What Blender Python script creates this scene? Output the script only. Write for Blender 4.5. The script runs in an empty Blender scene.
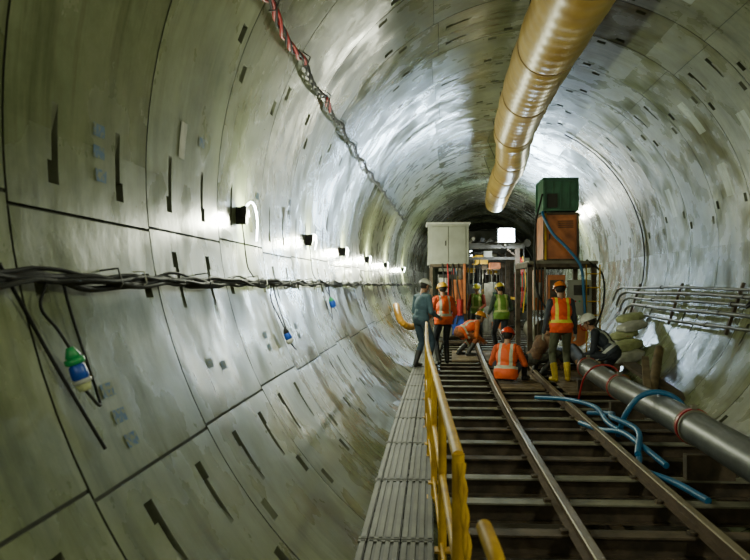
import bpy, bmesh, math, random
import numpy as np
from mathutils import Vector, Matrix
random.seed(7)
rad=math.radians
# ---------------------------------------------------------------- layout
R=2.9; CZ=2.2
def cv(y): return max(y,0.0)**2/900.0
def ax(y): return 1.47+cv(y)
def wl(y,e,off=0.0):           # point on left wall, elevation e deg
    r=R-off; return Vector((ax(y)-r*math.cos(rad(e)), y, CZ+r*math.sin(rad(e))))
def wr(y,e,off=0.0):
    r=R-off; return Vector((ax(y)+r*math.cos(rad(e)), y, CZ+r*math.sin(rad(e))))
# ---------------------------------------------------------------- materials
MC={}
def mat(name,col,rough=0.6,metal=0.0,var=0.25,scale=6.0,bump=0.15,spec=0.5,dirt=None):
    if name in MC: return MC[name]
    m=bpy.data.materials.new(name); m.use_nodes=True
    nt=m.node_tree; b=nt.nodes['Principled BSDF']
    tc=nt.nodes.new('ShaderNodeTexCoord'); n=nt.nodes.new('ShaderNodeTexNoise')
    n.inputs['Scale'].default_value=scale; n.inputs['Detail'].default_value=6
    nt.links.new(tc.outputs['Object'],n.inputs['Vector'])
    cr=nt.nodes.new('ShaderNodeValToRGB'); e=cr.color_ramp.elements
    e[0].position=0.35; e[1].position=0.68
    d=dirt if dirt else tuple(c*(1-var) for c in col)
    e[0].color=(*d,1); e[1].color=(*col,1)
    nt.links.new(n.outputs['Fac'],cr.inputs['Fac']); nt.links.new(cr.outputs['Color'],b.inputs['Base Color'])
    b.inputs['Roughness'].default_value=rough; b.inputs['Metallic'].default_value=metal
    b.inputs['Specular IOR Level'].default_value=spec
    if bump>0:
        n2=nt.nodes.new('ShaderNodeTexNoise'); n2.inputs['Scale'].default_value=scale*5
        nt.links.new(tc.outputs['Object'],n2.inputs['Vector'])
        bp=nt.nodes.new('ShaderNodeBump'); bp.inputs['Strength'].default_value=bump; bp.inputs['Distance'].default_value=0.01
        nt.links.new(n2.outputs['Fac'],bp.inputs['Height']); nt.links.new(bp.outputs['Normal'],b.inputs['Normal'])
    MC[name]=m; return m
def emat(name,col,st):
    m=bpy.data.materials.new(name); m.use_nodes=True; b=m.node_tree.nodes['Principled BSDF']
    b.inputs['Base Color'].default_value=(*col,1); b.inputs['Emission Color'].default_value=(*col,1)
    b.inputs['Emission Strength'].default_value=st; return m
def concrete(name,c0,c1,c2,r0,r1):
    m=bpy.data.materials.new(name); m.use_nodes=True; nt=m.node_tree; b=nt.nodes['Principled BSDF']; L=nt.links.new
    N=nt.nodes.new
    uv=N('ShaderNodeUVMap'); tc=N('ShaderNodeTexCoord')
    n1=N('ShaderNodeTexNoise'); n1.inputs['Scale'].default_value=1.6; n1.inputs['Detail'].default_value=10; n1.inputs['Roughness'].default_value=.72
    L(tc.outputs['Object'],n1.inputs['Vector'])
    cr=N('ShaderNodeValToRGB'); e=cr.color_ramp.elements; e[0].position=.3;e[1].position=.72
    e[0].color=(*c0,1); e[1].color=(*c2,1); x=cr.color_ramp.elements.new(.5); x.color=(*c1,1)
    L(n1.outputs['Fac'],cr.inputs['Fac'])
    sn=N('ShaderNodeVectorMath'); sn.operation='FLOOR'; L(uv.outputs['UV'],sn.inputs[0])
    wn=N('ShaderNodeTexWhiteNoise'); wn.noise_dimensions='2D'; L(sn.outputs[0],wn.inputs['Vector'])
    mr=N('ShaderNodeMapRange'); mr.inputs['To Min'].default_value=.78; mr.inputs['To Max'].default_value=1.14
    L(wn.outputs['Value'],mr.inputs['Value'])
    mx=N('ShaderNodeVectorMath'); mx.operation='SCALE'; L(cr.outputs['Color'],mx.inputs[0]); L(mr.outputs['Result'],mx.inputs['Scale'])
    mp=N('ShaderNodeMapping'); mp.inputs['Scale'].default_value=(11,1.6,1); L(uv.outputs['UV'],mp.inputs['Vector'])
    n3=N('ShaderNodeTexNoise'); n3.inputs['Scale'].default_value=1.0; n3.inputs['Detail'].default_value=7; n3.inputs['Roughness'].default_value=.65; L(mp.outputs[0],n3.inputs['Vector'])
    c3=N('ShaderNodeValToRGB'); c3.color_ramp.elements[0].position=.3; c3.color_ramp.elements[0].color=(.48,.50,.40,1)
    c3.color_ramp.elements[1].position=.54; c3.color_ramp.elements[1].color=(1,1,1,1); L(n3.outputs['Fac'],c3.inputs['Fac'])
    mm=N('ShaderNodeVectorMath'); mm.operation='MULTIPLY'; L(mx.outputs[0],mm.inputs[0]); L(c3.outputs['Color'],mm.inputs[1])
    L(mm.outputs[0],b.inputs['Base Color'])
    n2=N('ShaderNodeTexNoise'); n2.inputs['Scale'].default_value=2.3; n2.inputs['Detail'].default_value=7; L(tc.outputs['Object'],n2.inputs['Vector'])
    m2=N('ShaderNodeMapRange'); m2.inputs['From Min'].default_value=.35; m2.inputs['From Max'].default_value=.65
    m2.inputs['To Min'].default_value=r0; m2.inputs['To Max'].default_value=r1; L(n2.outputs['Fac'],m2.inputs['Value'])
    ml=N('ShaderNodeMath'); ml.operation='MULTIPLY'; m4=N('ShaderNodeMapRange'); m4.inputs['To Min'].default_value=.6; m4.inputs['To Max'].default_value=1.4
    L(wn.outputs['Color'],m4.inputs['Value']); L(m2.outputs['Result'],ml.inputs[0]); L(m4.outputs['Result'],ml.inputs[1]); L(ml.outputs[0],b.inputs['Roughness'])
    n4=N('ShaderNodeTexNoise'); n4.inputs['Scale'].default_value=5; n4.inputs['Detail'].default_value=8; L(tc.outputs['Object'],n4.inputs['Vector'])
    bp=N('ShaderNodeBump'); bp.inputs['Strength'].default_value=.2; bp.inputs['Distance'].default_value=.02
    L(n4.outputs['Fac'],bp.inputs['Height']); L(bp.outputs['Normal'],b.inputs['Normal'])
    return m
M_con=concrete('segment_concrete',(.115,.135,.068),(.19,.215,.118),(.28,.305,.18),.18,.42)
M_pat=concrete('pale_patch_concrete',(.40,.47,.41),(.50,.57,.50),(.56,.63,.56),.2,.35)  # paler rectangles assigned to some cells of the right-hand lining
M_pocket=mat('shaded_bolt_pocket',(.14,.15,.095),.85,0,.4,9)  # bolt recesses coloured darker than the concrete to stand in for shade
M_joint=mat('joint_gasket',(.055,.058,.04),.8)
M_steel=mat('dusty_steel',(.24,.225,.165),.6,.2,.4,5)
M_dark=mat('dark_steel',(.05,.048,.04),.6,.3,.4,5)
M_rust=mat('rusty_beam',(.12,.085,.055),.75,.1,.5,7,.3,dirt=(.05,.038,.025))
M_railtop=mat('polished_rail_head',(.30,.24,.16),.45,.5,.3,4,.05)
M_rail=mat('rail_side',(.14,.09,.055),.7,.1,.4,8,.2)
M_walk=mat('walkway_plate',(.115,.112,.078),.6,.1,.35,3,.15,dirt=(.055,.053,.038),spec=.3)
M_walke=mat('walkway_plate_edge',(.04,.038,.03),.6,.1,.35,3,.15,spec=.3)
M_yel=mat('yellow_paint',(.72,.42,.008),.55,0,.25,8,.08,dirt=(.42,.23,.01),spec=.3)
M_duct=mat('vent_duct_fabric',(.72,.49,.14),.34,0,.3,2.5,.12,dirt=(.50,.30,.065))
M_ductseam=mat('duct_seam',(.40,.25,.08),.6)
M_black=mat('black_rubber',(.018,.018,.018),.65,0,.3,9,.05,spec=.3)
M_grey=mat('grey_cable',(.04,.04,.037),.7,spec=.3)
M_red=mat('red_sheath',(.40,.015,.015),.45)
M_blue=mat('blue_hose',(.02,.16,.36),.4)
M_bluep=mat('blue_plastic',(.01,.08,.5),.35)
M_green=mat('green_plastic',(.02,.35,.1),.4)
M_gpaint=mat('green_paint',(.05,.17,.10),.5,0,.4,5)
M_opaint=mat('orange_paint',(.62,.19,.05),.5,0,.4,4,.1,dirt=(.34,.10,.03))
M_gcab=mat('grey_cabinet',(.30,.31,.26),.5,0,.2,4)
M_pipe=mat('galvanised_pipe',(.13,.13,.11),.45,.3,.3,3)
M_bigpipe=mat('discharge_pipe',(.13,.14,.14),.4,.2,.35,4,.15)
M_white=mat('white_plastic',(.55,.55,.5),.4)
M_wood=mat('timber_board',(.22,.155,.085),.8,0,.5,6,.3)
M_sack=mat('woven_sack',(.50,.53,.27),.85,0,.3,8,.4)
M_sackw=mat('white_sack',(.6,.6,.54),.85,0,.3,8,.4)
M_mud=mat('mud',(.07,.058,.042),.45,0,.5,3,.6)
M_led=emat('lamp_tube_glow',(.78,.92,1.0),30)
M_flood=emat('floodlight_glass',(.62,.84,1.0),140)
# ---------------------------------------------------------------- mesh builder
class MB:
    def __init__(s): s.v=[];s.f=[];s.m=[];s.sm=[];s.mats=[]
    def mi(s,m):
        if m not in s.mats: s.mats.append(m)
        return s.mats.index(m)
    def add(s,vs,fs,m,smooth=False):
        o=len(s.v); s.v+= [tuple(v) for v in vs]; k=s.mi(m)
        for f in fs: s.f.append(tuple(i+o for i in f)); s.m.append(k); s.sm.append(smooth)
    def box(s,c,d,m,rot=None):
        c=Vector(c); h=Vector(d)/2; vs=[]
        for x in(-1,1):
            for y in(-1,1):
                for z in(-1,1):
                    p=Vector((x*h.x,y*h.y,z*h.z))
                    if rot: p=rot@p
                    vs.append(c+p)
        s.add(vs,[(0,1,3,2),(4,6,7,5),(0,4,5,1),(2,3,7,6),(0,2,6,4),(1,5,7,3)],m)
    def tube(s,pts,r,m,n=8,closed=False,smooth=True):
        P=[Vector(p) for p in pts]; k=len(P); rr=r if isinstance(r,(list,tuple)) else [r]*k
        t0=(P[1]-P[0]).normalized(); a=Vector((0,0,1)) if abs(t0.z)<.9 else Vector((1,0,0))
        u=t0.cross(a).normalized(); vs=[]
        for i in range(k):
            t=(P[min(i+1,k-1)]-P[max(i-1,0)])
            t=t.normalized() if t.length>1e-9 else t0
            u=(u-t*u.dot(t)); u=u.normalized() if u.length>1e-6 else t.orthogonal().normalized()
            w=t.cross(u)
            for j in range(n):
                an=2*math.pi*j/n; vs.append(P[i]+(u*math.cos(an)+w*math.sin(an))*rr[i])
        fs=[(i*n+j,i*n+(j+1)%n,(i+1)*n+(j+1)%n,(i+1)*n+j) for i in range(k-1) for j in range(n)]
        s.add(vs,fs,m,smooth)
        s.add(vs[:n],[tuple(range(n))[::-1]],m); s.add(vs[-n:],[tuple(range(n))],m)
    def cyl(s,a,b,r,m,n=16): s.tube([a,b],r,m,n)
    def build(s,name,parent=None,bevel=0,dx=0,dy=0):
        me=bpy.data.meshes.new(name); me.from_pydata([(v[0]+dx,v[1]+dy,v[2]) for v in s.v],[],s.f)
        for m in s.mats: me.materials.append(m)
        me.polygons.foreach_set('material_index',s.m); me.polygons.foreach_set('use_smooth',s.sm); me.update()
        o=bpy.data.objects.new(name,me); bpy.context.collection.objects.link(o)
        if parent: o.parent=parent
        if bevel:
            b=o.modifiers.new('bevel','BEVEL'); b.width=bevel; b.segments=2; b.limit_method='ANGLE'
        return o
def smoothpath(pts,n=8):
    P=[Vector(p) for p in pts]; P=[2*P[0]-P[1]]+P+[2*P[-1]-P[-2]]; out=[]
    for i in range(1,len(P)-2):
        for k in range(n):
            t=k/n; a,b,c,d=P[i-1],P[i],P[i+1],P[i+2]
            out.append(.5*((2*b)+(-a+c)*t+(2*a-5*b+4*c-d)*t*t+(-a+3*b-3*c+d)*t**3))
    out.append(P[-2]); return out
# ---------------------------------------------------------------- tunnel lining
def build_tunnel():
    RW=1.4; y00=2.65-7*RW; nr=42
    V=[];F=[];MI=[];UV=[]; 
    rnd=random.Random(3)
    for k in range(nr):
        y0=y00+k*RW; jit=[-1.2,.8,0][k%3]
        joints=[(a+ (jit if a not in(186,207) else jit*.4))%360 for a in (52,119,186,207,274,341)]
        js=sorted(joints)
        S=[0,.008,.10,.20,.32,.355,.41,.52,.80,.99,1.045,1.08,1.20,1.30,1.392,1.4]
        iA=(2,12); NS=len(S)-1
        special=[]; jr=[]; A=[];B=[]
        for j in js:
            w=.14 if 150<j<250 else .06
            jr.append((j-w,j+w)); special+= [j-w,j+w]
        for q in range(12):
            c=8+30*q+ (k%2)*4
            if all(abs((c-j+180)%360-180)>4.5 for j in js): A.append((c-1.2,c+1.2)); special+=[c-1.2,c+1.2]
        for j in js:
            for (a,b,d) in ((j+2.2,j+8.5,0),(j-8.5,j-2.2,1)):
                if d==1 and abs(j-joints[3])<.1: continue
                if not (150<j<250) and (d==0 or k%2): continue
                if all(not(a-1<q0<b+1 or a-1<q1<b+1) for q0,q1 in A):
                    mid=a+(b-a)*(.28 if d==0 else .72)
                    B.append((a,b,d,mid)); special+=[a,b,mid]
        P=[]
        for c in ([12,33,62] if k%2 else [24,45]):
            a=c+rnd.uniform(-2,2); b=a+rnd.uniform(8,12)
            if rnd.random()<.62: P.append((a,b))
        for i,(a,b) in enumerate(P): special+=[a,b]
        sp=sorted(set(round(x%360,3) for x in special))
        TH=sp[:]
        for i in range(120):
            t=i*3.0
            if all(abs((t-x+180)%360-180)>.5 for x in sp): TH.append(t)
        TH=sorted(set(TH)); nt=len(TH)
        vd={}
        def vid(i,j,d):
            j=j%nt; key=(i,j,round(d,4))
            if key not in vd:
                y=y0+S[i]; t=rad(TH[j]); rr=R+d
                V.append((ax(y)+rr*math.cos(t),y,CZ+rr*math.sin(t))); vd[key]=len(V)-1
            return vd[key]
        def inr(t,a,b): 
            return ((t-a)%360)<=((b-a)%360)
        D={}
        for i in range(NS):
            for j in range(nt):
                t0=TH[j]; t1=TH[(j+1)%nt]; tm=(t0+((t1-t0)%360)/2)%360
                d=(0,0,0,0); m=0
                if i==0 or i==NS-1: d=(.015,)*4; m=1
                elif any(inr(tm,a%360,b%360) for a,b in jr): d=(.015,)*4; m=1
                else:
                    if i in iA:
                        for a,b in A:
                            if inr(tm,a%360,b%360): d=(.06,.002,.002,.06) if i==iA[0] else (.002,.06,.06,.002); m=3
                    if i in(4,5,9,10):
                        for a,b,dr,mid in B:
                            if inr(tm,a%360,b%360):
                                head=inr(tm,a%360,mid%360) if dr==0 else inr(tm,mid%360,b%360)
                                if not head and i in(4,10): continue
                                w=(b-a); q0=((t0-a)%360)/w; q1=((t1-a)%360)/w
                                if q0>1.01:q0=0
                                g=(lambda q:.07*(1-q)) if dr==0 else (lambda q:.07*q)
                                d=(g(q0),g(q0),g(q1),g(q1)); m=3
                    if i==7:
                        for a,b in P:
                            if inr(tm,a%360,b%360): m=2
                D[i,j]=(d,m)
                F.append((vid(i,j,d[0]),vid(i+1,j,d[1]),vid(i+1,j+1,d[2]),vid(i,j+1,d[3]))); MI.append(m)
                u0=k+S[i]/RW*.98+.01; u1=k+S[i+1]/RW*.98+.01
                v0=t0/60; v1=(t0+((t1-t0)%360))/60
                UV.append(((u0,v0),(u1,v0),(u1,v1),(u0,v1)))
        def wall(a,b,c,d,m,uv):
            vs=[a,b,c,d]; q=[]
            for x in vs:
                if x not in q:q.append(x)
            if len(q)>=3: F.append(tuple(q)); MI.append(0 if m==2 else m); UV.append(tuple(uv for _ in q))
        for i in range(NS):
            for j in range(nt):
                d,m=D[i,j]
                d2,m2=D[i,(j+1)%nt]
                uv=(k+.5,TH[j]/60)
                if abs(d[3]-d2[0])>1e-4 or abs(d[2]-d2[1])>1e-4:
                    wall(vid(i,j+1,d[3]),vid(i+1,j+1,d[2]),vid(i+1,j+1,d2[1]),vid(i,j+1,d2[0]),max(m,m2),uv)
                if i<NS-1:
                    d2,m2=D[i+1,j]
                    if abs(d[1]-d2[0])>1e-4 or abs(d[2]-d2[3])>1e-4:
                        wall(vid(i+1,j,d[1]),vid(i+1,j+1,d[2]),vid(i+1,j+1,d2[3]),vid(i+1,j,d2[0]),max(m,m2),uv)
    me=bpy.data.meshes.new('tunnel_lining'); me.from_pydata(V,[],F)
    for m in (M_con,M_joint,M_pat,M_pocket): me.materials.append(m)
    me.polygons.foreach_set('material_index',MI)
    ul=me.uv_layers.new(name='UVMap'); fl=[c for u in UV for p in u for c in p]; ul.data.foreach_set('uv',fl)
    me.polygons.foreach_set('use_smooth',[True]*len(F)); me.update()
    me.set_sharp_from_angle(angle=rad(25))
    o=bpy.data.objects.new('wall_tunnel_lining',me); bpy.context.collection.objects.link(o)
build_tunnel()
b=MB(); c=Vector((ax(50.5),50.5,CZ))
n=48; vs=[c+Vector((math.cos(2*math.pi*i/n)*2.88,0,math.sin(2*math.pi*i/n)*2.88)) for i in range(n)]
vs2=[v+Vector((0,.3,0)) for v in vs]
b.add(vs+vs2,[tuple(range(n)),tuple(range(n,2*n))]+[(i,(i+1)%n,n+(i+1)%n,n+i) for i in range(n)],M_dark)
for i in range(6):
    a=2*math.pi*i/6; d=Vector((math.cos(a),0,math.sin(a)))
    b.cyl(c+d*1.2-Vector((0,.25,0)),c+d*1.2,.28,M_steel,20); b.box(c+d*2.1-Vector((0,.1,0)),(.3,.2,.3),M_rust)
b.cyl(c-Vector((0,.6,0)),c,.55,M_rust,24)
b.build('boring_machine_bulkhead')
# ---------------------------------------------------------------- track deck
b=MB(); rnd=random.Random(5)
ys=[1.6+.8*i for i in range(0,46)]
for i,y in enumerate(ys):
    x0=cv(y)+.10; x1=cv(y)+1.47+1.80
    mt=M_steel if rnd.random()<.8 else M_rust; cx=(x0+x1)/2; w=x1-x0
    b.box((cx,y,-.117),(w,.16,.014),mt); b.box((cx,y,-.19),(w,.012,.132),M_rust); b.box((cx,y,-.26),(w-.1,.15,.014),M_rust)
    for xr in (1.03,1.9):
        for s in(-1,1): b.box((cv(y)+xr+s*.075,y,-.1),(.05,.07,.025),M_rust)
for xr in (.35,1.47,2.75):
    for y in np.arange(1.0,37.0,1.0):
        b.box((cv(y+.5)+xr,y+.5,-.34),(.10,1.02,.14),M_rust)
deck=b.build('track_cross_beams')
prof=[(-.05,-.11),(.05,-.11),(.05,-.1),(.009,-.088),(.009,-.04),(.033,-.03),(.033,-.006),(.026,0),(-.026,0),(-.033,-.006),(-.033,-.03),(-.009,-.04),(-.009,-.088),(-.05,-.1)]
for xr in (1.03,1.9):
    b=MB(); yy=[0.6+.5*i for i in range(73)]; npf=len(prof); vs=[(cv(y)+xr+px,y,pz) for y in yy for px,pz in prof]
    top=[];oth=[]
    for i in range(len(yy)-1):
        for j in range(npf):
            f=(i*npf+j,i*npf+(j+1)%npf,(i+1)*npf+(j+1)%npf,(i+1)*npf+j)
            (top if j in(6,7,8) else oth).append(f)
    b.add(vs,top,M_railtop); b.add(vs,oth+[tuple(range(npf)),tuple(range((len(yy)-1)*npf,len(yy)*npf))],M_rail)
    b.build('track_rail')
b=MB()
yy=np.arange(0,50,1.0); w=1.45
vs=[(ax(y)+sx*w,y,-.38 if abs(sx)==1 else -.42) for y in yy for sx in(-1,-.5,0,.5,1)]
b.add(vs,[(i*5+j,i*5+j+1,(i+1)*5+j+1,(i+1)*5+j) for i in range(len(yy)-1) for j in range(4)],M_mud,True)
o=b.build('floor'); 
for v in o.data.vertices: v.co.z+=random.uniform(-.02,.02)-.08
b=MB()
for i in range(10):
    y=12.7+i*.34
    b.box((2.68+cv(y),y,-.09),(1.1,.30,.036),M_wood,Matrix.Rotation(rnd.uniform(-.02,.02),3,'Z'))
for i in range(9):
    y=13.2+i*.33
    b.box((1.465+cv(y),y,-.09),(.72,.27,.036),M_wood,Matrix.Rotation(rnd.uniform(-.02,.02),3,'Z'))
for i in range(8):
    y=18.0+i*.34
    b.box((1.465+cv(y),y,-.09),(.72,.27,.036),M_wood); b.box((.65+cv(y),y,-.09),(.6,.27,.036),M_wood)
b.build('timber_deck_boards',bevel=.004)
# walkway
b=MB()
L=1.55; y=.4
while y<31:
    cx=lambda yy: cv(yy)-.255
    ya,yb=y,y+L-.015
    W=.63
    for pl in range(3):
        w=W/3; xo=-W/2+w*(pl+.5)
        rot=Matrix.Rotation(-(y+L/2)/450,3,'Z')
        c0=Vector((cx((ya+yb)/2),(ya+yb)/2,-.018))
        b.box(c0+rot@Vector((xo,0,0)),(w-.008,yb-ya,.02),M_walke,rot)
        for s in range(4):
            b.box(c0+rot@Vector((xo-w/2+w*(s+.5)/4,0,.0135)),(w/7,yb-ya-.03,.009),M_walk,rot)
        for e in (-1,1): b.box(c0+rot@Vector((xo,e*(yb-ya)/2-e*.02,.013)),(w-.01,.035,.01),M_walk,rot)
    for yy in (ya+.1,(ya+yb)/2,yb-.1):
        b.box((cx(yy)+.04,yy,-.06),(.5,.05,.06),M_dark); 
    b.box((cx(y+.7)+.28,(ya+yb)/2,-.07),(.04,L,.09),M_dark)
    for yy in (ya+.3,yb-.3): b.box((cx(yy)+.25,yy,-.22),(.06,.06,.34),M_dark)
    y+=L
b.build('steel_walkway')
# ---------------------------------------------------------------- handrail
def hx(y): 
    pts=[(2.0,.20),(3.0,.145),(8.7,.075),(13.5,.11),(18,.2)]
    for (a,p),(c,q) in zip(pts,pts[1:]):
        if y<=c: return p+(q-p)*(y-a)/(c-a)
    return pts[-1][1]
b=MB()
posts=[3.05,4.55,6.1,7.6,9.1,10.6,12.1,13.6]
for zz,r in ((.95,.024),(.52,.019)):
    b.tube([(hx(y),y,zz+random.uniform(-.012,.012)) for y in posts],r,M_yel,12)
for y in posts:
    b.cyl((hx(y),y,-.05),(hx(y),y,.96),.024,M_yel,12)
    b.box((hx(y),y,.10),(.09,.09,.012),M_yel); b.box((hx(y),y,-.015),(.11,.11,.02),M_yel)
b.tube([(hx(y)-.005,y,.14) for y in posts],.012,M_yel,8)
for y0 in (3.05,4.55):
    b.box((hx(y0)+.012,y0+.12,.5),(.008,.2,.9),M_yel)
b.build('safety_handrail')
b=MB(); b.tube(smoothpath([(.215,2.08,-.05),(.215,2.08,.4),(.215,2.09,.78),(.205,2.14,.86),(.19,2.4,.88)]),.024,M_yel,14)
b.box((.215,2.08,-.04),(.12,.12,.02),M_yel); b.build('handrail_end_post')
b=MB()
pts=smoothpath([(.155,3.03,.93),(.175,2.95,.6),(.20,2.75,.28),(.215,2.4,.30),(.215,2.12,.62)],10)
for s in range(2):
    tw=[p+Vector((math.cos(i*1.1+s*math.pi)*.008,0,math.sin(i*1.1+s*math.pi)*.008)) for i,p in enumerate(pts)]
    b.tube(tw,.011,M_yel,8)
b.build('yellow_barrier_rope')
# ---------------------------------------------------------------- ventilation duct
b=MB(); pts=[];rr=[]
def dz(y): return 4.43-.02*math.sin(y*.9)-(0.10*min(max((y-14.5)/2,0),1))
y=-3
while y<27:
    ph=(y+3)%2.5; r=.370-.012*math.exp(-((ph-0)/.10)**2)-.012*math.exp(-((ph-2.5)/.10)**2)+.005*math.sin(y*5.1)+.003*math.sin(y*23)
    pts.append((ax(y)-.03+.03*math.sin(y*.5)+(.25*min(max((y-14.5)/4,0),1)),y,dz(y))); rr.append(r-(.03 if y>15 else 0)); y+=.05
b.tube(pts,rr,M_duct,40)
y=-3
while y<27:
    i=int(round((y+3)/.05)); p=Vector(pts[min(i,len(pts)-1)]); q=p+Vector((0,.03,0))
    b.tube([p,q],rr[min(i,len(rr)-1)]+.010,M_ductseam,40)
    for s in(-1,1): 
        sx=s*.25; top=CZ+math.sqrt(R*R-sx*sx)
        b.cyl((p.x+sx,p.y+.02,p.z+.25),(ax(p.y)+sx,p.y+.02,top),.008,M_black,6)
    y+=2.5
b.build('ventilation_duct')
# ---------------------------------------------------------------- cables left wall
b=MB(); rnd=random.Random(11)
def strand(e0,off,r,m,ph,y0=.5,y1=30,amp=1.0):
    pts=[]; y=y0
    while y<y1:
        sag=math.sin(math.pi*((y-2.65)%1.4)/1.4)
        e=e0-.45*sag+.28*math.sin(y*4.1+ph)*amp+.12*math.sin(y*9.3+ph*2)
        pts.append(wl(y,e,off+.012*math.sin(y*5.3+ph*1.7))); y+=.06
    b.tube(pts,r,m,7)
for i,(e,o,r,m) in enumerate([(-11.3,.05,.013,M_black),(-11.5,.06,.012,M_grey),(-11.7,.045,.014,M_black),(-11.5,.07,.010,M_black),(-11.8,.055,.010,M_grey),(-11.2,.06,.008,M_black)]):
    strand(e,o,r,m,i*1.9)
y=1.95
while y<30:
    b.tube([wl(y,-10.7,.0),wl(y,-10.8,.08),wl(y,-12.2,.085),wl(y,-12.5,.07)],.005,M_dark,6)
    if rnd.random()<.6: b.tube([wl(y+.3,-10.8,.03),wl(y+.31,-11.0,.08),wl(y+.32,-12.1,.08),wl(y+.3,-12.4,.03)],.004,M_white,5)
    y+=1.4
b.build('wall_cable_bundle')
b=MB()
def tws(y0,y1,m,r=.016,k=2):
    for s in range(k):
        pts=[];y=y0
        while y<y1:
            a=y*9+s*2*math.pi/k; e=28-1.0*math.sin(math.pi*((y-2.65)%1.4)/1.4)
            pts.append(wl(y,e+.45*math.cos(a),.05+.018*math.sin(a))); y+=.05
        b.tube(pts,r,m,7)
tws(1.0,6.9,M_red,.013); tws(2,24,M_black,.010,3); tws(8.2,8.7,M_red,.014)
y=2.65
while y<24:
    b.tube([wl(y,29.2,0),wl(y,29.0,.08),wl(y,27.4,.09),wl(y,26.9,.05)],.006,M_dark,6); y+=1.4
b.build('ceiling_cable_run')
# wall lamps
def lampobj(y,e=-1.5,pw=55,k=1.0):
    b=MB(); p=wl(y,e,.04); 
    b.box(p,(.08,.07,.13),M_black); b.box(p+Vector((.03,-.05,.03)),(.04,.04,.08),M_black)
    b.box(p+Vector((.045,0,.02)),(.015,.05,.05),M_bluep)
    tp=smoothpath([p+Vector((.03,.0,.07)),p+Vector((.055,.07*k,.11*k)),p+Vector((.06,.20*k,.08*k)),p+Vector((.055,.31*k,-.03*k)),p+Vector((.035,.38*k,-.17*k))],6)
    b.tube(tp,.007,M_led,8)
    b.tube(smoothpath([p+Vector((0,0,-.05)),wl(y+.03,-5,.04),wl(y+.08,-9,.03),wl(y+.1,-11,.06)]),.006,M_black,6)
    o=b.build('wall_lamp')
    l=bpy.data.lights.new('lamp_light','POINT'); l.energy=pw; l.color=(.95,1.0,.74); l.shadow_soft_size=.05
    lo=bpy.data.objects.new('lamp_light',l); lo.location=p+Vector((.11,.16,.0)); bpy.context.collection.objects.link(lo); lo.parent=o
for y,pw,k in ((-4,55,1),(-.7,50,1),(6.0,75,1),(9.3,80,.6),(12.6,130,.6),(16.5,190,.6),(21,240,.6),(27,170,.6)): lampobj(y,pw=pw,k=k)
def fill_lamp(y,e,pw,col=(.97,1,.76)):  # right-side tube lamps added to brighten the deck, wall and far roof
    b=MB(); p=wr(y,e,.08); d=Vector((0,.55,0))
    b.tube([p-d,p+d],.015,M_led,10); b.box(p+Vector((.03,0,.03)),(.05,1.2,.05),M_white)
    for s in(-1,1): b.box(p+Vector((.02,s*.57,.01)),(.08,.05,.08),M_black)
    o=b.build('added_tube_lamp'); l=bpy.data.lights.new('lamp_light','POINT'); l.energy=pw; l.color=col; l.shadow_soft_size=.15
    lo=bpy.data.objects.new('lamp_light',l); lo.location=p+Vector((-.15,0,-.12)); bpy.context.collection.objects.link(lo); lo.parent=o  # light of the added fill lamp
fill_lamp(-2.5,38,120); fill_lamp(2.6,42,190)
fill_lamp(24,30,190)
# connectors
def connector(y,e,bodies,scale=1.0):
    b=MB(); top=wl(y,-12,.06); p=wl(y+.05,e,.06); d=(wl(y,e-3,.06)-wl(y,e,.06)).normalized()
    ax_=(d+Vector((0,.12,0))).normalized(); q=p
    b.tube(smoothpath([top,wl(y-.04,-12+(e+12)*.35,.04),wl(y+.02,-12+(e+12)*.7,.05),p]),.006,M_black,7)
    for (ln,r0,r1,m) in bodies:
        ln*=scale; b.tube([q,q+ax_*ln*.15,q+ax_*ln*.85,q+ax_*ln],[r0*.8*scale,r0*scale,r1*scale,r1*.85*scale],m,16); q=q+ax_*ln
    b.tube(smoothpath([q,q+ax_*.06+Vector((.02,.03,0)),wl(y+.20,e-2,.04),wl(y+.18,-14,.04),wl(y+.15,-11.5,.05)]),.006,M_black,7)
    return b.build('cable_connector')
connector(2.72,-16.8,[(.05,.02,.035,M_green),(.03,.045,.045,M_green),(.07,.036,.04,M_bluep),(.02,.043,.043,M_white),(.035,.035,.028,M_sack)],.8)
connector(6.7,-20,[(.05,.02,.035,M_black),(.07,.036,.04,M_bluep),(.05,.043,.035,M_white)],.8)
connector(10.2,-15.5,[(.05,.02,.04,M_green),(.09,.045,.04,M_bluep)],.95)
b=MB()
b.tube(smoothpath([wl(2.45,-10.8,.05),wl(2.6,-13.5,.02),wl(2.72,-18,.02),wl(2.85,-24.5,.02)]),.007,M_black,8)
b.tube(smoothpath([wl(9.8,-11,.05),wl(9.9,-16,.03),wl(10.0,-21,.03),wl(10.3,-17,.03),wl(10.5,-11.5,.05)]),.006,M_black,7)
b.build('hanging_power_cable')
def stampmat():
    m=bpy.data.materials.new('blue_stamp_ink'); m.use_nodes=True; nt=m.node_tree; b=nt.nodes['Principled BSDF']
    tc=nt.nodes.new('ShaderNodeTexCoord'); n=nt.nodes.new('ShaderNodeTexNoise'); n.inputs['Scale'].default_value=45; n.inputs['Detail'].default_value=3
    nt.links.new(tc.outputs['Object'],n.inputs['Vector']); c=nt.nodes.new('ShaderNodeValToRGB')
    c.color_ramp.elements[0].position=.42; c.color_ramp.elements[0].color=(.18,.20,.13,1); c.color_ramp.elements[1].position=.56; c.color_ramp.elements[1].color=(.05,.12,.24,1)
    nt.links.new(n.outputs['Fac'],c.inputs['Fac']); nt.links.new(c.outputs['Color'],b.inputs['Base Color']); b.inputs['Roughness'].default_value=.6; return m
M_st=stampmat()
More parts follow.
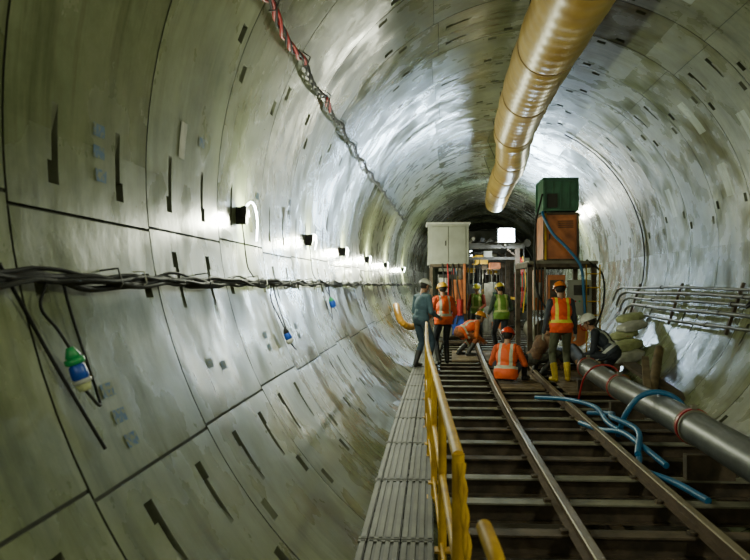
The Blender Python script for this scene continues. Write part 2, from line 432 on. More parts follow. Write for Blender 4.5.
def wpatch(b,y,e,h_deg,w,m,right=False,off=.004,tilt=0):
    g=wr if right else wl; vs=[];n=4
    for i in range(n+1):
        ee=e-h_deg/2+h_deg*i/n
        vs+= [g(y-w/2+tilt*i/n,ee,off),g(y+w/2+tilt*i/n,ee,off)]
    b.add(vs,[(2*i,2*i+1,2*i+3,2*i+2) for i in range(n)],m,True)
b=MB()
for (y,e) in [(3.45,1.6),(3.45,-.3),(3.47,-2.3),(3.1,-20.5),(3.12,-22.7),(3.14,-24.8),(4.55,-21.2),(4.8,-22),(5.0,6),(6.7,3),(8.2,5),(8.2,3),(6.2,-20),(6.2,-22),(7.6,-20),(7.6,-22)]:
    wpatch(b,y,e,1.1,.12,M_st)
b.build('segment_stamps')
b=MB(); wpatch(b,4.62,4.9,4.2,.11,M_sackw,off=.006); wpatch(b,7.9,2,3,.08,M_sackw,off=.006); wpatch(b,11,5,4,.1,M_sackw,off=.006); b.build('paper_tag')
# ---------------------------------------------------------------- right wall pipes
b=MB()
for i,z in enumerate((1.55,1.45,1.33,1.19,1.02)):
    off=.10; y1=18-.5*i
    def pp(y): 
        r=math.sqrt(max((R-off)**2-(z-CZ)**2,0)); return Vector((ax(y)+r,y,z+.012*math.sin(y+i)))
    pts=[pp(2+.5*k) for k in range(int((y1-2)/.5)+1)]
    e=pts[-1]; pts+=smoothpath([e+Vector((-.03,.2,-.0)),e+Vector((-.12,.35,-.08)),e+Vector((-.2,.38,-.3))],5)
    b.tube(pts,.028 if i%2 else .023,M_pipe,12)
    for y in (5.5+i*.3,10.5+i*.35,15+i*.2):
        q=pp(y); b.tube([q,q+Vector((.01,.09,0))],.036,M_dark,12)
for y in (4,7.6,11.2,14.0,17.0):
    b.box(wr(y,-19.0,.06),(.04,.05,.75),M_rust,Matrix.Rotation(rad(19),3,'Y'))
b.build('service_pipes')
b=MB(); b.tube(smoothpath([wr(17+.1*math.sin(t),t*1.0,.03) for t in range(-14,66,6)],5),.014,M_black,8)
b.tube(smoothpath([wr(10.3,-12,.16),wr(10.2,-16,.18),wr(10.5,-19,.17),wr(10.4,-15,.15),wr(10.3,-11,.15)]),.018,M_black,8)
b.build('looped_wall_cable')
# ---------------------------------------------------------------- discharge pipe
b=MB()
def gp(y): return Vector((2.50+cv(y)+.02*math.sin(y*.7),y,.26+(.02*math.sin(y))))
b.tube([gp(y) for y in np.arange(2.0,13.3,.4)],.15,M_bigpipe,28)
for y in (4.5,7.6,10.8,13.0):
    b.tube([gp(y),gp(y)+Vector((0,.05,0))],.172,M_red if y>5 else M_steel,28); b.tube([gp(y+.08),gp(y+.11)],.165,M_steel,28); b.tube([gp(y-.06),gp(y-.03)],.165,M_steel,28)
    b.box(gp(y)+Vector((.0,.025,.185)),(.05,.06,.04),M_steel)
e=gp(13.2); b.tube(smoothpath([e,e+Vector((.08,.5,.02)),e+Vector((.15,1.2,.0)),e+Vector((.2,2.2,.1))]),.12,M_black,20)
for y in (4.0,7.2,10.4,12.8): 
    b.box((gp(y).x,y,0),(.42,.1,.22),M_rust)
b.build('discharge_pipe')
b=MB()
H=[[(1.72,12.0,-.07),(2.02,11.2,.02),(2.22,10.3,.05),(2.18,9.4,.0),(2.28,8.6,-.05),(2.12,7.9,-.06),(1.98,7.3,-.05),(2.15,6.9,-.07),(2.25,6.4,-.09)],
   [(2.2,10.6,-.07),(2.26,9.6,.08),(2.12,9.0,.14),(2.24,8.4,.10),(2.08,7.8,-.02)],
   [(2.16,8.9,-.05),(2.22,8.8,.2),(2.36,8.75,.40),(2.56,8.7,.455),(2.74,8.6,.36),(2.80,8.4,.12)],
   [(1.95,9.9,-.08),(2.02,9.1,-.02),(2.14,8.6,.04),(2.2,8.0,.0),(2.26,7.5,-.06)]]
for h in H: b.tube(smoothpath(h,8),.03,M_blue,12)
b.tube(smoothpath([(2.26,11.6,-.05),(2.33,11.5,.3),(2.5,11.45,.46),(2.72,11.4,.44),(2.88,11.3,.2)],8),.014,M_red,8)
b.build('blue_water_hose')
# ---------------------------------------------------------------- sacks and debris
def sack(c,d,m,rz,name='cement_sack'):
    bm=bmesh.new(); bmesh.ops.create_icosphere(bm,subdivisions=4,radius=1)
    for v in bm.verts:
        x,y,z=v.co; f=lambda t: math.copysign(abs(t)**.6,t)
        n=1+.06*math.sin(6*x+c[0]*9)*math.cos(7*y+c[1]*5)+.03*math.sin(17*x+c[1]*3)*math.sin(13*y+9*z)
        v.co=Vector((f(x)*d[0]/2*n,f(y)*d[1]/2*n,f(z)*d[2]/2*n*(1-.25*abs(x)**3)))
    me=bpy.data.meshes.new(name); bm.to_mesh(me); bm.free(); me.materials.append(m)
    for p in me.polygons:p.use_smooth=True
    o=bpy.data.objects.new(name,me); o.location=c; o.rotation_euler=(0,rad(-12),rz); bpy.context.collection.objects.link(o); return o
pal=MB()
for i in range(4): pal.box((3.68,14.3+i*.45,.20),(.62,.14,.03),M_wood)
for s in(-.24,.27): pal.box((3.68+s,15.0,.05),(.09,1.6,.27),M_wood)
pal.build('timber_pallet')
for (x,y,z,dx,dy,dz_,m,a) in [(3.70,14.5,.32,.6,.42,.2,M_sackw,.3),(3.72,15.0,.32,.6,.42,.2,M_sack,-.2),(3.74,14.75,.50,.58,.42,.18,M_sack,.6),(3.80,15.4,.50,.5,.4,.2,M_sackw,.1),(3.78,15.1,.68,.5,.36,.17,M_sack,-.4),(3.9,15.0,.84,.55,.4,.16,M_sackw,.5),(4.0,15.5,.98,.5,.36,.16,M_sack,.2)]:
    sack((x,y,z),(dx,dy,dz_),m,a)
b=MB(); 
b.box((3.30,11.9,.26),(.10,1.7,.12),M_wood,Matrix.Rotation(rad(12),3,'X')@Matrix.Rotation(rad(-14),3,'Z'))
b.box((3.42,11.9,.20),(.22,1.9,.05),M_rust,Matrix.Rotation(rad(10),3,'X')@Matrix.Rotation(rad(8),3,'Z'))
b.box((3.25,11.6,.02),(.3,1.4,.08),M_wood,Matrix.Rotation(rad(2),3,'X')@Matrix.Rotation(rad(-4),3,'Z'))
b.cyl((3.1,11.0,-.02),(3.72,12.7,.60),.07,M_wood,14); b.build('timber_offcuts')
b=MB(); pts=smoothpath([wl(20.4,-24,.12),wl(19.9,-25,.15),wl(19.3,-28,.16),wl(19.0,-32,.16),wl(19.2,-36,.2),wl(19.8,-38,.25)],12)
b.tube(pts,[.075+.009*math.sin(i*1.6) for i in range(len(pts))],mat('orange_hose',(.85,.42,.04),.45),18); b.build('flexible_duct_hose')
# ---------------------------------------------------------------- machine units
def valve(b,p,r,d='Y'):
    p=Vector(p); n=18; ring=[p+Vector((math.cos(2*math.pi*i/n)*r,0,math.sin(2*math.pi*i/n)*r)) for i in range(n+1)]
    b.tube(ring,.012,M_red,8); b.box(p,(2*r,.015,.02),M_red); b.box(p,(.02,.015,2*r),M_red); b.cyl(p,p+Vector((0,.15,0)),.015,M_steel,8)
def framebox(b,x0,x1,y0,y1,z0,z1,t,m):
    for x in(x0,x1):
        for y in(y0,y1): b.box((x,y,(z0+z1)/2),(t,t,z1-z0),m)
    for z in(z0,z1):
        for y in(y0,y1): b.box(((x0+x1)/2,y,z),(x1-x0+t,t,t),m)
        for x in(x0,x1): b.box((x,(y0+y1)/2,z),(t,y1-y0,t),m)
b=MB()
X0,X1,Y0,Y1=1.90,3.15,16.0,17.9
framebox(b,X0,X1,Y0,Y1,-.05,2.0,.10,M_rust)
b.box((2.6,16.95,.18),(1.15,1.8,.16),M_dark)
b.cyl((2.25,16.2,.65),(2.25,17.7,.65),.26,M_steel,24); b.cyl((2.85,16.1,.6),(2.85,17.6,.6),.22,M_opaint,24)
b.box((2.9,16.02,1.35),(.5,.14,.7),M_gcab); b.box((2.9,15.94,1.5),(.3,.02,.2),M_dark)
for i in range(4): b.cyl((2.78+i*.08,15.93,1.28),(2.78+i*.08,15.95,1.28),.02,[M_red,M_green,M_yel,M_white][i],10)
b.box((2.42,16.1,1.35),(.34,.3,.9),M_opaint); b.box((2.42,15.94,1.35),(.26,.02,.7),M_rust)
for i in range(5): b.box((2.42,15.92,1.1+i*.1),(.2,.02,.03),M_dark)
b.box((2.08,16.1,1.5),(.2,.2,.8),M_opaint); b.box((2.08,15.99,1.5),(.14,.02,.3),M_white)
for i in range(4): b.cyl((1.98+.07*i,15.92,.1),(1.98+.07*i,15.92,1.95),.018,[M_steel,M_rust,M_grey,M_steel][i],8)
valve(b,(2.6,15.9,.95),.12); valve(b,(2.95,15.85,.8),.09)
b.box((2.55,16.9,2.05),(1.35,1.95,.06),M_steel)
b.box((2.53,16.6,2.56),(.66,1.0,.90),M_opaint); framebox(b,2.2,2.86,16.08,17.12,2.1,3.02,.045,M_rust)
b.box((2.22,16.05,2.56),(.035,.03,.92),M_yel)
b.box((2.53,16.09,2.56),(.55,.02,.78),M_opaint); b.box((2.3,16.07,2.56),(.02,.03,.12),M_dark)
for i in range(4): b.box((2.62,16.075,2.75+.04*i),(.3,.015,.015),M_dark)
b.box((2.53,16.6,3.40),(.64,.95,.60),M_gpaint); framebox(b,2.2,2.86,16.1,17.1,3.10,3.72,.045,M_gpaint)
for i in range(3): b.box((2.37+.16*i,16.11,3.4),(.03,.03,.58),M_gpaint)
b.box((2.36,16.09,3.28),(.2,.02,.28),M_dark)
for x in (2.25,2.82): b.box((x,16.3,3.06),(.05,.05,.1),M_dark)
for xx in (2.98,3.24): b.cyl((xx,15.86,-.05),(xx,15.86,2.0),.015,M_yel,8)
for i in range(7): b.cyl((2.98,15.86,.2+.27*i),(3.24,15.86,.2+.27*i),.011,M_yel,8)
b.tube(smoothpath([(2.15,15.98,3.05),(2.18,15.9,2.9),(2.34,15.85,2.6),(2.62,15.8,2.3),(2.86,15.78,1.95),(2.92,15.8,1.4),(2.95,15.8,.9)],10),.03,M_blue,10)
b.tube(smoothpath([(2.15,15.98,3.4),(2.0,15.85,2.8),(1.98,15.85,2.0),(2.05,15.85,1.4),(2.3,15.8,1.0)],10),.02,M_black,8)
b.tube(smoothpath([(3.0,15.95,2.1),(3.3,15.9,1.8),(3.3,15.85,1.2),(3.1,15.8,.7)],10),.02,M_black,8)
b.build('grout_plant_unit',bevel=.006,dx=.27)
b=MB()
framebox(b,-.20,.75,22.6,24.2,0,2.15,.08,M_rust)
b.box((.28,23.3,2.75),(1.15,1.2,1.15),M_gcab); b.box((.28,22.69,2.75),(.98,.02,1.0),M_gcab); b.box((.28,22.68,2.75),(.015,.02,1.0),M_dark)
b.box((.2,22.67,2.78),(.03,.03,.14),M_dark); b.box((.28,23.3,3.35),(1.25,1.3,.05),M_white)
b.box((.25,23,1.5),(.5,.6,.8),M_dark); b.box((.55,22.6,1.45),(.35,.1,.6),M_opaint); b.box((.15,22.58,1.6),(.25,.1,.4),M_white)
b.cyl((.6,22.5,.75),(.6,22.5,1.2),.09,M_red,16); b.cyl((.2,22.7,.3),(.2,24,.3),.2,M_steel,16); b.box((.6,23,.5),(.4,.8,.6),M_bluep)
b.box((.72,22.5,1.5),(.07,.07,1.4),M_opaint)
for i in range(4): b.tube(smoothpath([(.1+.15*i,22.55,2.2),(.15+.12*i,22.45,1.7),(.1+.17*i,22.5,1.1),(.2+.1*i,22.6,.5)]),.02,[M_black,M_red,M_black,M_grey][i],8)
b.build('control_cabinet_unit',bevel=.006,dx=.52)
def gantry(y,seed):
    r=random.Random(seed); b=MB(); o=cv(y)
    xl,xr=o+.45,o+2.55
    for yy in(y,y+3.2):
        for x in(xl,xr): b.box((x,yy,1.45),(.16,.16,3.0),M_rust)
        b.box(((xl+xr)/2,yy,3.0),(xr-xl+.5,.18,.2),M_dark); b.box(((xl+xr)/2,yy,2.55),(xr-xl,.1,.1),M_dark)
        for s in(-1,1): b.box(((xl+xr)/2+s*.85,yy,2.75),(.45,.06,.06),M_rust,Matrix.Rotation(s*.7,3,'Y'))
    for x in(xl,xr): b.box((x,y+1.6,3.02),(.14,3.2,.16),M_steel); b.box((x,y+1.6,1.1),(.08,3.2,.08),M_yel)
    for sgn,xx in((-1,xl-.35),(1,xr+.35)):
        for k in range(4):
            mt=r.choice([M_opaint,M_gcab,M_dark,M_rust,M_gpaint,M_steel,M_dark]); h=r.uniform(.4,.9); z=.5+k*.62
            w=.5 if 0<k else .35
            b.box((xx+.06*sgn*(1 if k else -1),y+.5+k*.5,z),(w,.6,h*.6),mt)
        for k in range(5):
            a=xx-sgn*r.uniform(0,.25); b.tube(smoothpath([(a,y-.06,r.uniform(2.3,3)),(a+r.uniform(-.1,.1),y-.12,1.7),(a,y-.1,r.uniform(.4,1))]),.02,r.choice([M_black,M_red,M_grey,M_blue,M_yel]),8)
        b.cyl((xx,y,3.1),(xx,y+3.2,3.1),.13,r.choice([M_rust,M_dark]),16)
    for k in range(10):
        x=r.uniform(xl+.1,xr-.1); yy=y+r.uniform(.3,2.8); h=r.uniform(.3,1.9); mt=r.choice([M_opaint,M_gcab,M_steel,M_rust,M_gpaint,M_dark,M_dark,M_yel])
        if k%3==0: b.cyl((x,yy,-.1),(x,yy,h),r.uniform(.08,.16),mt,16)
        else: b.box((x,yy,h/2-.1),(r.uniform(.15,.35),.4,h),mt)
        if k%2: b.cyl((x,yy,h*.8),(x+r.uniform(-.1,.1),yy,2.6),.018,r.choice([M_steel,M_rust,M_dark,M_dark]),8)
    for k in range(5):
        x=r.uniform(xl+.2,xr-.2); b.box((x,y+r.uniform(0,2.5),r.uniform(2.2,2.7)),(r.uniform(.2,.5),.4,r.uniform(.15,.4)),r.choice([M_opaint,M_steel,M_rust,M_gcab,M_yel]))
    for k in range(6): b.cyl((xl+.2+.32*k,y-.3,3.2+.05*(k%2)),(xl+.2+.32*k,y+3.3,3.2+.05*(k%2)),.04+.02*(k%3),r.choice([M_black,M_steel,M_rust,M_dark]),10)
    b.box(((xl+xr)/2,y+2.2,3.45),(1.2,1.4,.35),M_dark)
    for x in (xl+.5,): b.tube([(x,y+.6,2.85),(x,y+1.2,2.85)],.02,M_led,8); b.box((x,y+.9,2.9),(.08,.8,.05),M_dark)  # tube added as a fixture for the gantry fill light
    ob=b.build('backup_gantry_frame',bevel=.006)
    l=bpy.data.lights.new('gantry_fill_light','POINT'); l.energy=55; l.color=(.9,1,.88); l.shadow_soft_size=.3  # fill light added to brighten the machinery inside the gantry
    lo=bpy.data.objects.new('gantry_fill_light',l); lo.location=((xl+xr)/2,y+1.1,2.0); bpy.context.collection.objects.link(lo); lo.parent=ob
gantry(28.8,2); gantry(33.4,5); gantry(38,9); gantry(43,12)
b=MB(); fp=Vector((3.02,28.2,3.34))
b.box(fp+Vector((0,.08,0)),(.62,.12,.50),M_dark); b.box(fp,(.54,.03,.42),M_flood); b.box(fp+Vector((0,.2,-.1)),(.05,.35,.05),M_steel)
b.box(fp+Vector((0,.40,-.2)),(.06,.06,.3),M_steel)
o=b.build('floodlight'); l=bpy.data.lights.new('flood_light','AREA'); l.energy=520; l.size=.5; l.color=(.85,.95,1)
lo=bpy.data.objects.new('flood_light',l); lo.location=fp+Vector((0,-.04,0)); lo.rotation_euler=(rad(80),0,0); bpy.context.collection.objects.link(lo); lo.parent=o
# ---------------------------------------------------------------- people
def vestmat(name,col,st=(.85,.85,.2)):
    m=bpy.data.materials.new(name); m.use_nodes=True; nt=m.node_tree; b=nt.nodes['Principled BSDF']; L=nt.links.new
    uv=nt.nodes.new('ShaderNodeUVMap'); sp=nt.nodes.new('ShaderNodeSeparateXYZ'); L(uv.outputs['UV'],sp.inputs[0])
    def mth(op,a,bv=None):
        n=nt.nodes.new('ShaderNodeMath'); n.operation=op
        for i,x in enumerate((a,bv)):
            if x is None: continue
            if isinstance(x,(int,float)): n.inputs[i].default_value=x
            else: L(x,n.inputs[i])
        return n.outputs[0]
    u=sp.outputs['X'];v=sp.outputs['Y']
    s1=mth('LESS_THAN',mth('ABSOLUTE',mth('SUBTRACT',mth('ABSOLUTE',u),.095)),.024)
    s1=mth('MULTIPLY',s1,mth('GREATER_THAN',v,.10))
    s2=mth('LESS_THAN',mth('ABSOLUTE',mth('SUBTRACT',v,.10)),.028)
    s=mth('MAXIMUM',s1,s2)
    mx=nt.nodes.new('ShaderNodeMixRGB'); L(s,mx.inputs['Fac']); mx.inputs[1].default_value=(*col,1); mx.inputs[2].default_value=(*st,1)
    L(mx.outputs[0],b.inputs['Base Color']); b.inputs['Roughness'].default_value=.6; return m
V_or=vestmat('orange_hi_vis_vest',(.95,.10,.02),(.9,.8,.08)); V_org=vestmat('orange_vest_grey_tape',(.95,.13,.02),(.6,.62,.5)); V_gr=vestmat('lime_hi_vis_vest',(.16,.32,.05),(.6,.65,.25)); V_dk=vestmat('navy_vest',(.03,.04,.06),(.6,.62,.6))
def cap(p0,p1,r0,r1,n=14,h=5):
    p0=Vector(p0);p1=Vector(p1); t=(p1-p0); t=t.normalized() if t.length>1e-6 else Vector((0,0,1)); u=t.orthogonal().normalized(); w=t.cross(u)
    rings=[]
    for i in range(1,h+1): a=-math.pi/2+math.pi/2*i/h; rings.append((p0+t*math.sin(a)*r0,r0*math.cos(a)))
    for i in range(0,h): a=math.pi/2*i/h; rings.append((p1+t*math.sin(a)*r1,r1*math.cos(a)))
    vs=[p0-t*r0]+[c+(u*math.cos(2*math.pi*j/n)+w*math.sin(2*math.pi*j/n))*r for c,r in rings for j in range(n)]+[p1+t*r1]
    fs=[(0,1+(j+1)%n,1+j) for j in range(n)]; k=len(rings)
    for i in range(k-1):
        for j in range(n): fs.append((1+i*n+j,1+i*n+(j+1)%n,1+(i+1)*n+(j+1)%n,1+(i+1)*n+j))
    e=len(vs)-1; fs+=[(1+(k-1)*n+j,1+(k-1)*n+(j+1)%n,e) for j in range(n)]
    return vs,fs
def ell(c,r,Rm,n=18,h=12):
    vs=[];fs=[]; c=Vector(c)
    vs.append(c+Rm@Vector((0,0,-r[2])))
    for i in range(1,h):
        a=-math.pi/2+math.pi*i/h
        for j in range(n): q=2*math.pi*j/n; vs.append(c+Rm@Vector((r[0]*math.cos(a)*math.cos(q),r[1]*math.cos(a)*math.sin(q),r[2]*math.sin(a))))
    vs.append(c+Rm@Vector((0,0,r[2])))
    fs+=[(0,1+(j+1)%n,1+j) for j in range(n)]
    for i in range(h-2):
        for j in range(n): fs.append((1+i*n+j,1+i*n+(j+1)%n,1+(i+1)*n+(j+1)%n,1+(i+1)*n+j))
    e=len(vs)-1; fs+=[(1+(h-2)*n+j,1+(h-2)*n+(j+1)%n,e) for j in range(n)]
    return vs,fs
def ik(a,t,l1,l2,pole):
    a=Vector(a);t=Vector(t);d=t-a; L=min(d.length,(l1+l2)*.999); dn=d.normalized(); t=a+dn*L
    x=(l1*l1-l2*l2+L*L)/(2*L); h=math.sqrt(max(l1*l1-x*x,0)); p=Vector(pole); p=(p-dn*p.dot(dn)).normalized()
    return a+dn*x+p*h,t
def person(loc,heading,pel=(0,0,.95),lean=3,side=0,twist=0,hp=0,hy=0,hands=None,hpole=None,feet=None,fpole=None,fdir=None,
           shirt=(.1,.1,.12),trous=(.06,.06,.05),boot=(.03,.03,.03),helmet=(.8,.1,.02),vest=None,skin=(.42,.22,.13),gloves=None,curl=.6,name='construction_worker'):
    root=bpy.data.objects.new(name,None); root.empty_display_size=.3; bpy.context.collection.objects.link(root)
    root.location=loc; root.rotation_euler=(0,0,rad(heading))
    P=Vector(pel)
    RT=Matrix.Rotation(rad(twist),3,'Z')@Matrix.Rotation(rad(side),3,'Y')@Matrix.Rotation(-rad(lean),3,'X')
    S,Fw,U=RT@Vector((1,0,0)),RT@Vector((0,1,0)),RT@Vector((0,0,1))
    prims=[]
    geo=[]
    def C(lab,a,b_,r0,r1):
        geo.append(cap(a,b_,r0,r1)); prims.append((lab,'c',Vector(a),Vector(b_),r0,r1))
    def E(lab,c,r,Rm): geo.append(ell(c,r,Rm)); prims.append((lab,'e',Vector(c),r,Rm))
    RP=Matrix.Rotation(rad(twist*.5),3,'Z')@Matrix.Rotation(-rad(lean*.6),3,'X')
    E('leg',P,(.172,.135,.125),RP); E('torso',P+U*.12,(.158,.125,.15),RT); E('torso',P+U*.29,(.178,.13,.19),RT)
    E('torso',P+U*.33+Fw*.02,(.165,.12,.13),RT)
    C('torso',P+U*.44-S*.13,P+U*.44+S*.13,.068,.068); C('torso',P+U*.46-S*.06,P+U*.50+S*.0,.06,.05); C('torso',P+U*.46+S*.06,P+U*.50,.06,.05)
    C('torso',P+U*.03-S*.07,P+U*.03+S*.07,.125,.125)
    C('neck',P+U*.47,P+U*.58+Fw*.01,.056,.053)
    RH=RT@Matrix.Rotation(rad(lean*.55),3,'X')@Matrix.Rotation(rad(hy),3,'Z')@Matrix.Rotation(-rad(hp),3,'X')
    H=P+U*.57+RH@Vector((0,.015,.095))
    hl=lambda x,y,z: H+RH@Vector((x,y,z))
    E('head',hl(0,-.012,.025),(.077,.097,.098),RH); E('head',hl(0,.022,-.038),(.058,.072,.078),RH); C('head',hl(0,.055,-.09),hl(0,.06,-.088),.026,.024)
    C('head',hl(0,.085,.0),hl(0,.104,-.028),.009,.014); C('head',hl(-.03,.078,.022),hl(.03,.078,.022),.014,.014)
    for s in(-1,1): E('head',hl(s*.078,.0,-.008),(.012,.022,.033),RH); C('head',hl(s*.035,.06,-.03),hl(s*.03,.062,-.035),.025,.022)
    E('lip',hl(0,.088,-.058),(.024,.012,.009),RH); E('hair',hl(0,-.03,.01),(.083,.09,.088),RH)
    if hands is None: hands=[(-.27,.10,.78),(.27,.10,.78)]
    if hpole is None: hpole=[(-.4,-1,-.2),(.4,-1,-.2)]
    for i,s in enumerate((-1,1)):
        sh=P+U*.435+S*s*.18; el,wr_=ik(sh,hands[i],.29,.25,hpole[i])
        C('arm',sh,el,.066,.053); C('arm',el,wr_,.052,.037); C('hand',wr_,wr_+(wr_-el).normalized()*.03,.028,.028)
        d=(wr_-el).normalized(); nn=(Vector((-s,0,0))-d*Vector((-s,0,0)).dot(d))
        nn=nn.normalized() if nn.length>.1 else d.orthogonal().normalized(); lt=d.cross(nn).normalized()
        Rh=Matrix((lt,d,nn)).transposed(); pc=wr_+d*.065
        E('hand',pc,(.042,.05,.017),Rh)
        if lt.dot(Fw)<0: lt=-lt
        for k,(ln,o) in enumerate(((.070,.033),(.080,.011),(.074,-.011),(.058,-.032))):
            b0=wr_+d*.10+lt*o; a=curl*.5; d1=(d*math.cos(a)+nn*math.sin(a)); a2=curl*1.6; d2=(d*math.cos(a2)+nn*math.sin(a2))
            C('hand',b0,b0+d1*ln*.5,.0105,.0098); C('hand',b0+d1*ln*.5,b0+d1*ln*.5+d2*ln*.5,.0098,.0085)
        t0=wr_+d*.04+lt*.035; t1=t0+(d*.6+lt*.65+nn*.3).normalized()*.038; C('hand',t0,t1,.0135,.0115); C('hand',t1,t1+(d*.85+lt*.2+nn*.45).normalized()*.032,.0115,.0095)
    if feet is None: feet=[(-.13,0,.09),(.13,0,.09)]
    if fpole is None: fpole=[(-.15,1,0),(.15,1,0)]
    if fdir is None: fdir=[(-.2,1,0),(.2,1,0)]
    for i,s in enumerate((-1,1)):
        hip=P+RP@Vector((s*.095,0,-.03)); kn,an=ik(hip,feet[i],.44,.43,fpole[i])
        C('leg',hip,kn,.092,.066); C('leg',kn,an+(kn-an)*.25,.064,.055)
        C('boot',an+(kn-an).normalized()*.22,an,.062,.05)
        fd=Vector(fdir[i]).normalized()
        C('boot',an-fd*.03+Vector((0,0,-.045)),an+fd*.10+Vector((0,0,-.048)),.045,.042); C('boot',an+fd*.10+Vector((0,0,-.048)),an+fd*.165+Vector((0,0,-.052)),.042,.036)
        C('boot',an,an+fd*.04-Vector((0,0,.03)),.05,.045)
    V=[];F=[]
    for vs,fs in geo:
        o=len(V); V+=vs; F+=[tuple(i+o for i in f) for f in fs]
    me=bpy.data.meshes.new('tmp'); me.from_pydata([tuple(v) for v in V],[],F); me.update()
    ob=bpy.data.objects.new('body',me); bpy.context.collection.objects.link(ob)
    rm=ob.modifiers.new('r','REMESH'); rm.mode='VOXEL'; rm.voxel_size=.0075; rm.use_smooth_shade=True
    sm=ob.modifiers.new('s','SMOOTH'); sm.factor=.5; sm.iterations=2
    dg=bpy.context.evaluated_depsgraph_get(); nm=bpy.data.meshes.new_from_object(ob.evaluated_get(dg)); ob.modifiers.clear(); ob.data=nm
    ob.parent=root
    n=len(nm.vertices); co=np.empty(n*3); nm.vertices.foreach_get('co',co); co=co.reshape(-1,3)
    labs=['torso','arm','hand','leg','boot','head','neck','lip','hair']; best=np.full(n,1e9); lab=np.zeros(n,int)
    for p in prims:
        if p[1]=='c':
            a=np.array(p[2]);b_=np.array(p[3]); d=b_-a; t=np.clip(((co-a)@d)/max(d@d,1e-9),0,1); ds=np.linalg.norm(co-a-t[:,None]*d,axis=1)-(p[4]+(p[5]-p[4])*t)
        else:
            q=(co-np.array(p[2]))@np.array(p[4]); r=np.array(p[3]); ds=(np.linalg.norm(q/r,axis=1)-1)*r.min()
        mk=ds<best; best[mk]=ds[mk]; lab[mk]=labs.index(p[0])
    nr=np.empty(n*3); nm.vertices.foreach_get('normal',nr); nr=nr.reshape(-1,3)
    clo=np.isin(lab,[0,1,3]); wv=np.sin(co[:,2]*48+5*np.sin(co[:,0]*16)+4*np.sin(co[:,1]*13))*.0018+np.sin(co[:,2]*95+co[:,0]*40+6*np.sin(co[:,1]*22))*.0008
    co[clo]+=nr[clo]*wv[clo][:,None]; nm.vertices.foreach_set('co',co.ravel())
    key=name+str(round(loc[0],2))+str(round(loc[1],2))
    g=lambda k,c,r=.8,**kw: mat(key+'_'+k,c,r,0,.3,9,.4,**kw)
    skinm=mat('skin',skin,.5,0,.1,9,.05)
    ms=[g('shirt',shirt),g('sleeve',shirt),mat('glove',gloves,.7) if gloves else skinm,g('trousers',trous),g('boots',boot,.5),skinm,skinm,mat('lips',(.3,.1,.08),.5),mat('dark_hair',(.015,.012,.01),.7)]
    for m in ms: nm.materials.append(m)
    npoly=len(nm.polygons); ls=np.empty(npoly,int); nm.polygons.foreach_get('loop_start',ls)
    lv=np.empty(len(nm.loops),int); nm.loops.foreach_get('vertex_index',lv); pl=lab[lv[ls]]
    nm.polygons.foreach_set('material_index',pl.astype(np.int32)); nm.polygons.foreach_set('use_smooth',[True]*npoly); nm.update()
    if vest:
        rel=co-np.array(P); vv=rel@np.array(U); uu=rel@np.array(S)
        lo_=-.09 if lean<30 else .01
        ok=((lab==0)|((lab==3)&(vv>-.10)&(vv<.12)&(np.abs(uu)<.2)))&(vv>lo_)&(vv<.505)&(np.abs(uu)<.215)
        polys=[tuple(p.vertices) for p in nm.polygons]
        keep=[f for f in polys if all(ok[i] for i in f)]
        used=sorted({i for f in keep for i in f}); mp={i:k for k,i in enumerate(used)}
        vs=[tuple(co[i]+nr[i]*.014) for i in used]; vm=bpy.data.meshes.new('vest'); vm.from_pydata(vs,[],[tuple(mp[i] for i in f) for f in keep])
        ul=vm.uv_layers.new(name='UVMap'); ul.data.foreach_set('uv',[c for f in keep for i in f for c in (float(uu[i]),float(vv[i]))])
        vm.materials.append(vest); vm.polygons.foreach_set('use_smooth',[True]*len(keep)); vm.update()
        vo=bpy.data.objects.new('vest',vm); bpy.context.collection.objects.link(vo); vo.parent=root
        so=vo.modifiers.new('t','SOLIDIFY'); so.thickness=.012; so.offset=-1
    b=MB(); hm=g('helmet',helmet,.25)
    cen=lambda x,y,z: tuple(hl(x,y-.006,z+.035))
    n=32; rows=9; vs=[]; fs=[]
    for i in range(rows+1):
        a=math.pi/2*i/rows
        for j in range(n):
            q=2*math.pi*j/n; r=math.cos(a); rx,ry=.112,.135
            rid=.008*max(0,1-abs(math.cos(q)*r)/.22) if i>1 else 0
            vs.append(cen(rx*r*math.cos(q),ry*r*math.sin(q),(.112+rid)*math.sin(a)))
    fs=[(i*n+j,i*n+(j+1)%n,(i+1)*n+(j+1)%n,(i+1)*n+j) for i in range(rows) for j in range(n)]
    b.add(vs,fs,hm,True); vs=[]
    for k in range(3):
        for j in range(n):
            q=2*math.pi*j/n; s_=math.sin(q); ext=[0,.012+.038*max(0,s_)**2,.012+.038*max(0,s_)**2][k]
            vs.append(cen((.112+ext*.6)*math.cos(q),(.135+ext)*math.sin(q),[0.004,-.004,-.012][k]))
    b.add(vs,[(i*n+j,i*n+(j+1)%n,(i+1)*n+(j+1)%n,(i+1)*n+j) for i in range(2) for j in range(n)],hm,True)
    b.tube([cen(.1*math.cos(a),.02+.02*math.sin(a),-.01-.11*math.sin(a)) for a in np.linspace(0,math.pi,12)],.005,M_black,6)
    b.build('hard_hat',root)
    b=MB()
    for s in(-1,1):
        v,f=ell(hl(s*.030,.079,.0),(.0135,.012,.0105),RH,12,8); b.add(v,f,M_white,True)
        v,f=ell(hl(s*.030,.0895,.0),(.006,.003,.006),RH,10,6); b.add(v,f,M_black,True)
        b.tube([hl(s*.015,.092,.02),hl(s*.032,.093,.025),hl(s*.048,.085,.019)],.004,M_black,6)
    b.build('eyes',root)
    return root
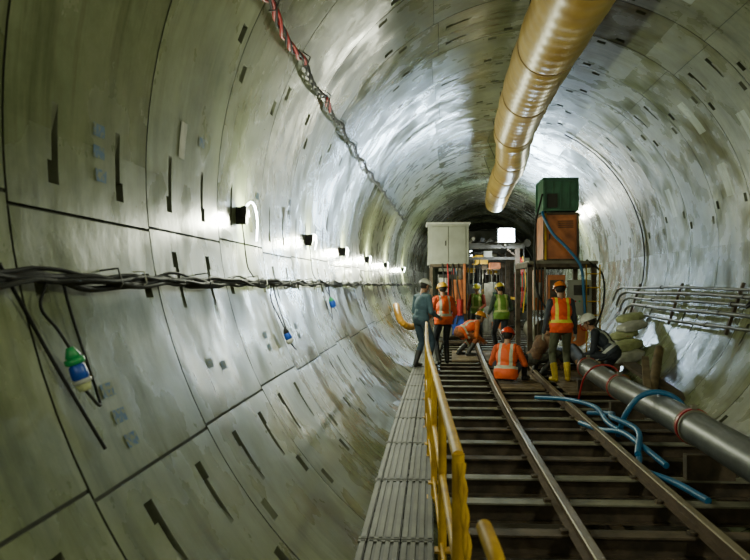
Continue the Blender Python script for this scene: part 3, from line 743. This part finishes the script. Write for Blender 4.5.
person((2.44,14.0,-.072),6,pel=(0,0,.94),lean=4,hp=18,hands=[(-.28,.14,.80),(.29,.12,.78)],feet=[(-.115,-.02,.09),(.125,.05,.09)],
       shirt=(.05,.06,.08),trous=(.12,.13,.075),boot=(.8,.55,.02),helmet=(.88,.22,.02),vest=V_or,gloves=(.4,.38,.3))
person((1.46,13.75,-.072),-20,pel=(0,0,.16),lean=12,hp=10,hands=[(-.22,.38,.30),(.25,.36,.28)],feet=[(-.22,.50,.09),(.20,.52,.09)],fpole=[(-.4,.2,1),(.4,.2,1)],
       shirt=(.75,.12,.03),trous=(.05,.06,.09),boot=(.04,.04,.04),helmet=(.75,.05,.02),vest=V_org)
person((3.22,13.75,-.072),70,pel=(0,-.05,.52),lean=40,hp=5,hands=[(-.15,.45,.42),(.22,.43,.40)],feet=[(-.15,.18,.09),(.16,-.25,.10)],fpole=[(-.2,1,.6),(.2,1,-.3)],
       shirt=(.03,.035,.05),trous=(.03,.035,.05),boot=(.5,.35,.05),helmet=(.85,.85,.8),vest=V_dk)
person((2.12,15.1,-.072),-60,pel=(0,0,.30),lean=35,hp=20,hands=[(-.15,.45,.2),(.2,.45,.2)],feet=[(-.16,.15,.09),(.16,.1,.09)],fpole=[(-.3,1,.6),(.3,1,.6)],
       shirt=(.16,.08,.04),trous=(.05,.05,.04),boot=(.03,.03,.03),helmet=(.75,.42,.03))
person((1.98,19.6,-.072),20,pel=(0,0,.93),lean=6,hp=12,hands=[(-.2,.3,.98),(.25,.25,1.0)],shirt=(.05,.08,.06),trous=(.04,.05,.07),helmet=(.78,.55,.05),vest=V_gr)
person((.03,15.6,0),-50,pel=(0,-.02,.93),lean=6,hp=20,hands=[(-.2,.26,1.02),(.2,.25,.98)],feet=[(-.11,-.06,.09),(.11,.08,.09)],shirt=(.08,.15,.2),trous=(.045,.08,.12),helmet=(.75,.76,.72))
person((.50,17.0,-.072),20,pel=(0,0,.93),lean=4,hp=10,hands=[(-.2,.3,1.0),(.26,.2,.92)],feet=[(-.11,0,.09),(.11,.08,.09)],shirt=(.7,.1,.03),trous=(.03,.035,.05),helmet=(.8,.45,.04),vest=V_org)
person((.98,19.1,-.072),-70,pel=(0,-.05,.55),lean=62,hp=-10,hands=[(-.15,.5,.35),(.15,.5,.35)],feet=[(-.15,0,.09),(.15,.12,.09)],shirt=(.7,.16,.03),trous=(.3,.09,.03),boot=(.04,.04,.04),helmet=(.8,.3,.02),vest=V_org)
person((1.75,24.6,-.10),160,pel=(0,0,.93),lean=4,hp=5,hands=[(-.2,.3,1.0),(.26,.2,.92)],shirt=(.3,.05,.03),trous=(.03,.035,.05),helmet=(.8,.7,.04),vest=V_gr)
# ---------------------------------------------------------------- world, camera
w=bpy.data.worlds.new('World'); bpy.context.scene.world=w; w.use_nodes=True
w.node_tree.nodes['Background'].inputs[0].default_value=(.5,.57,.38,1); w.node_tree.nodes['Background'].inputs[1].default_value=.15
cd=bpy.data.cameras.new('camera'); cd.sensor_width=36; cd.lens=38.4; cd.clip_start=.05
co=bpy.data.objects.new('camera',cd); co.location=(0,0,1.6); co.rotation_euler=(rad(90.36),0,rad(3.22)); bpy.context.collection.objects.link(co)
cd.dof.use_dof=True; cd.dof.focus_distance=14; cd.dof.aperture_fstop=5
bpy.context.scene.camera=co
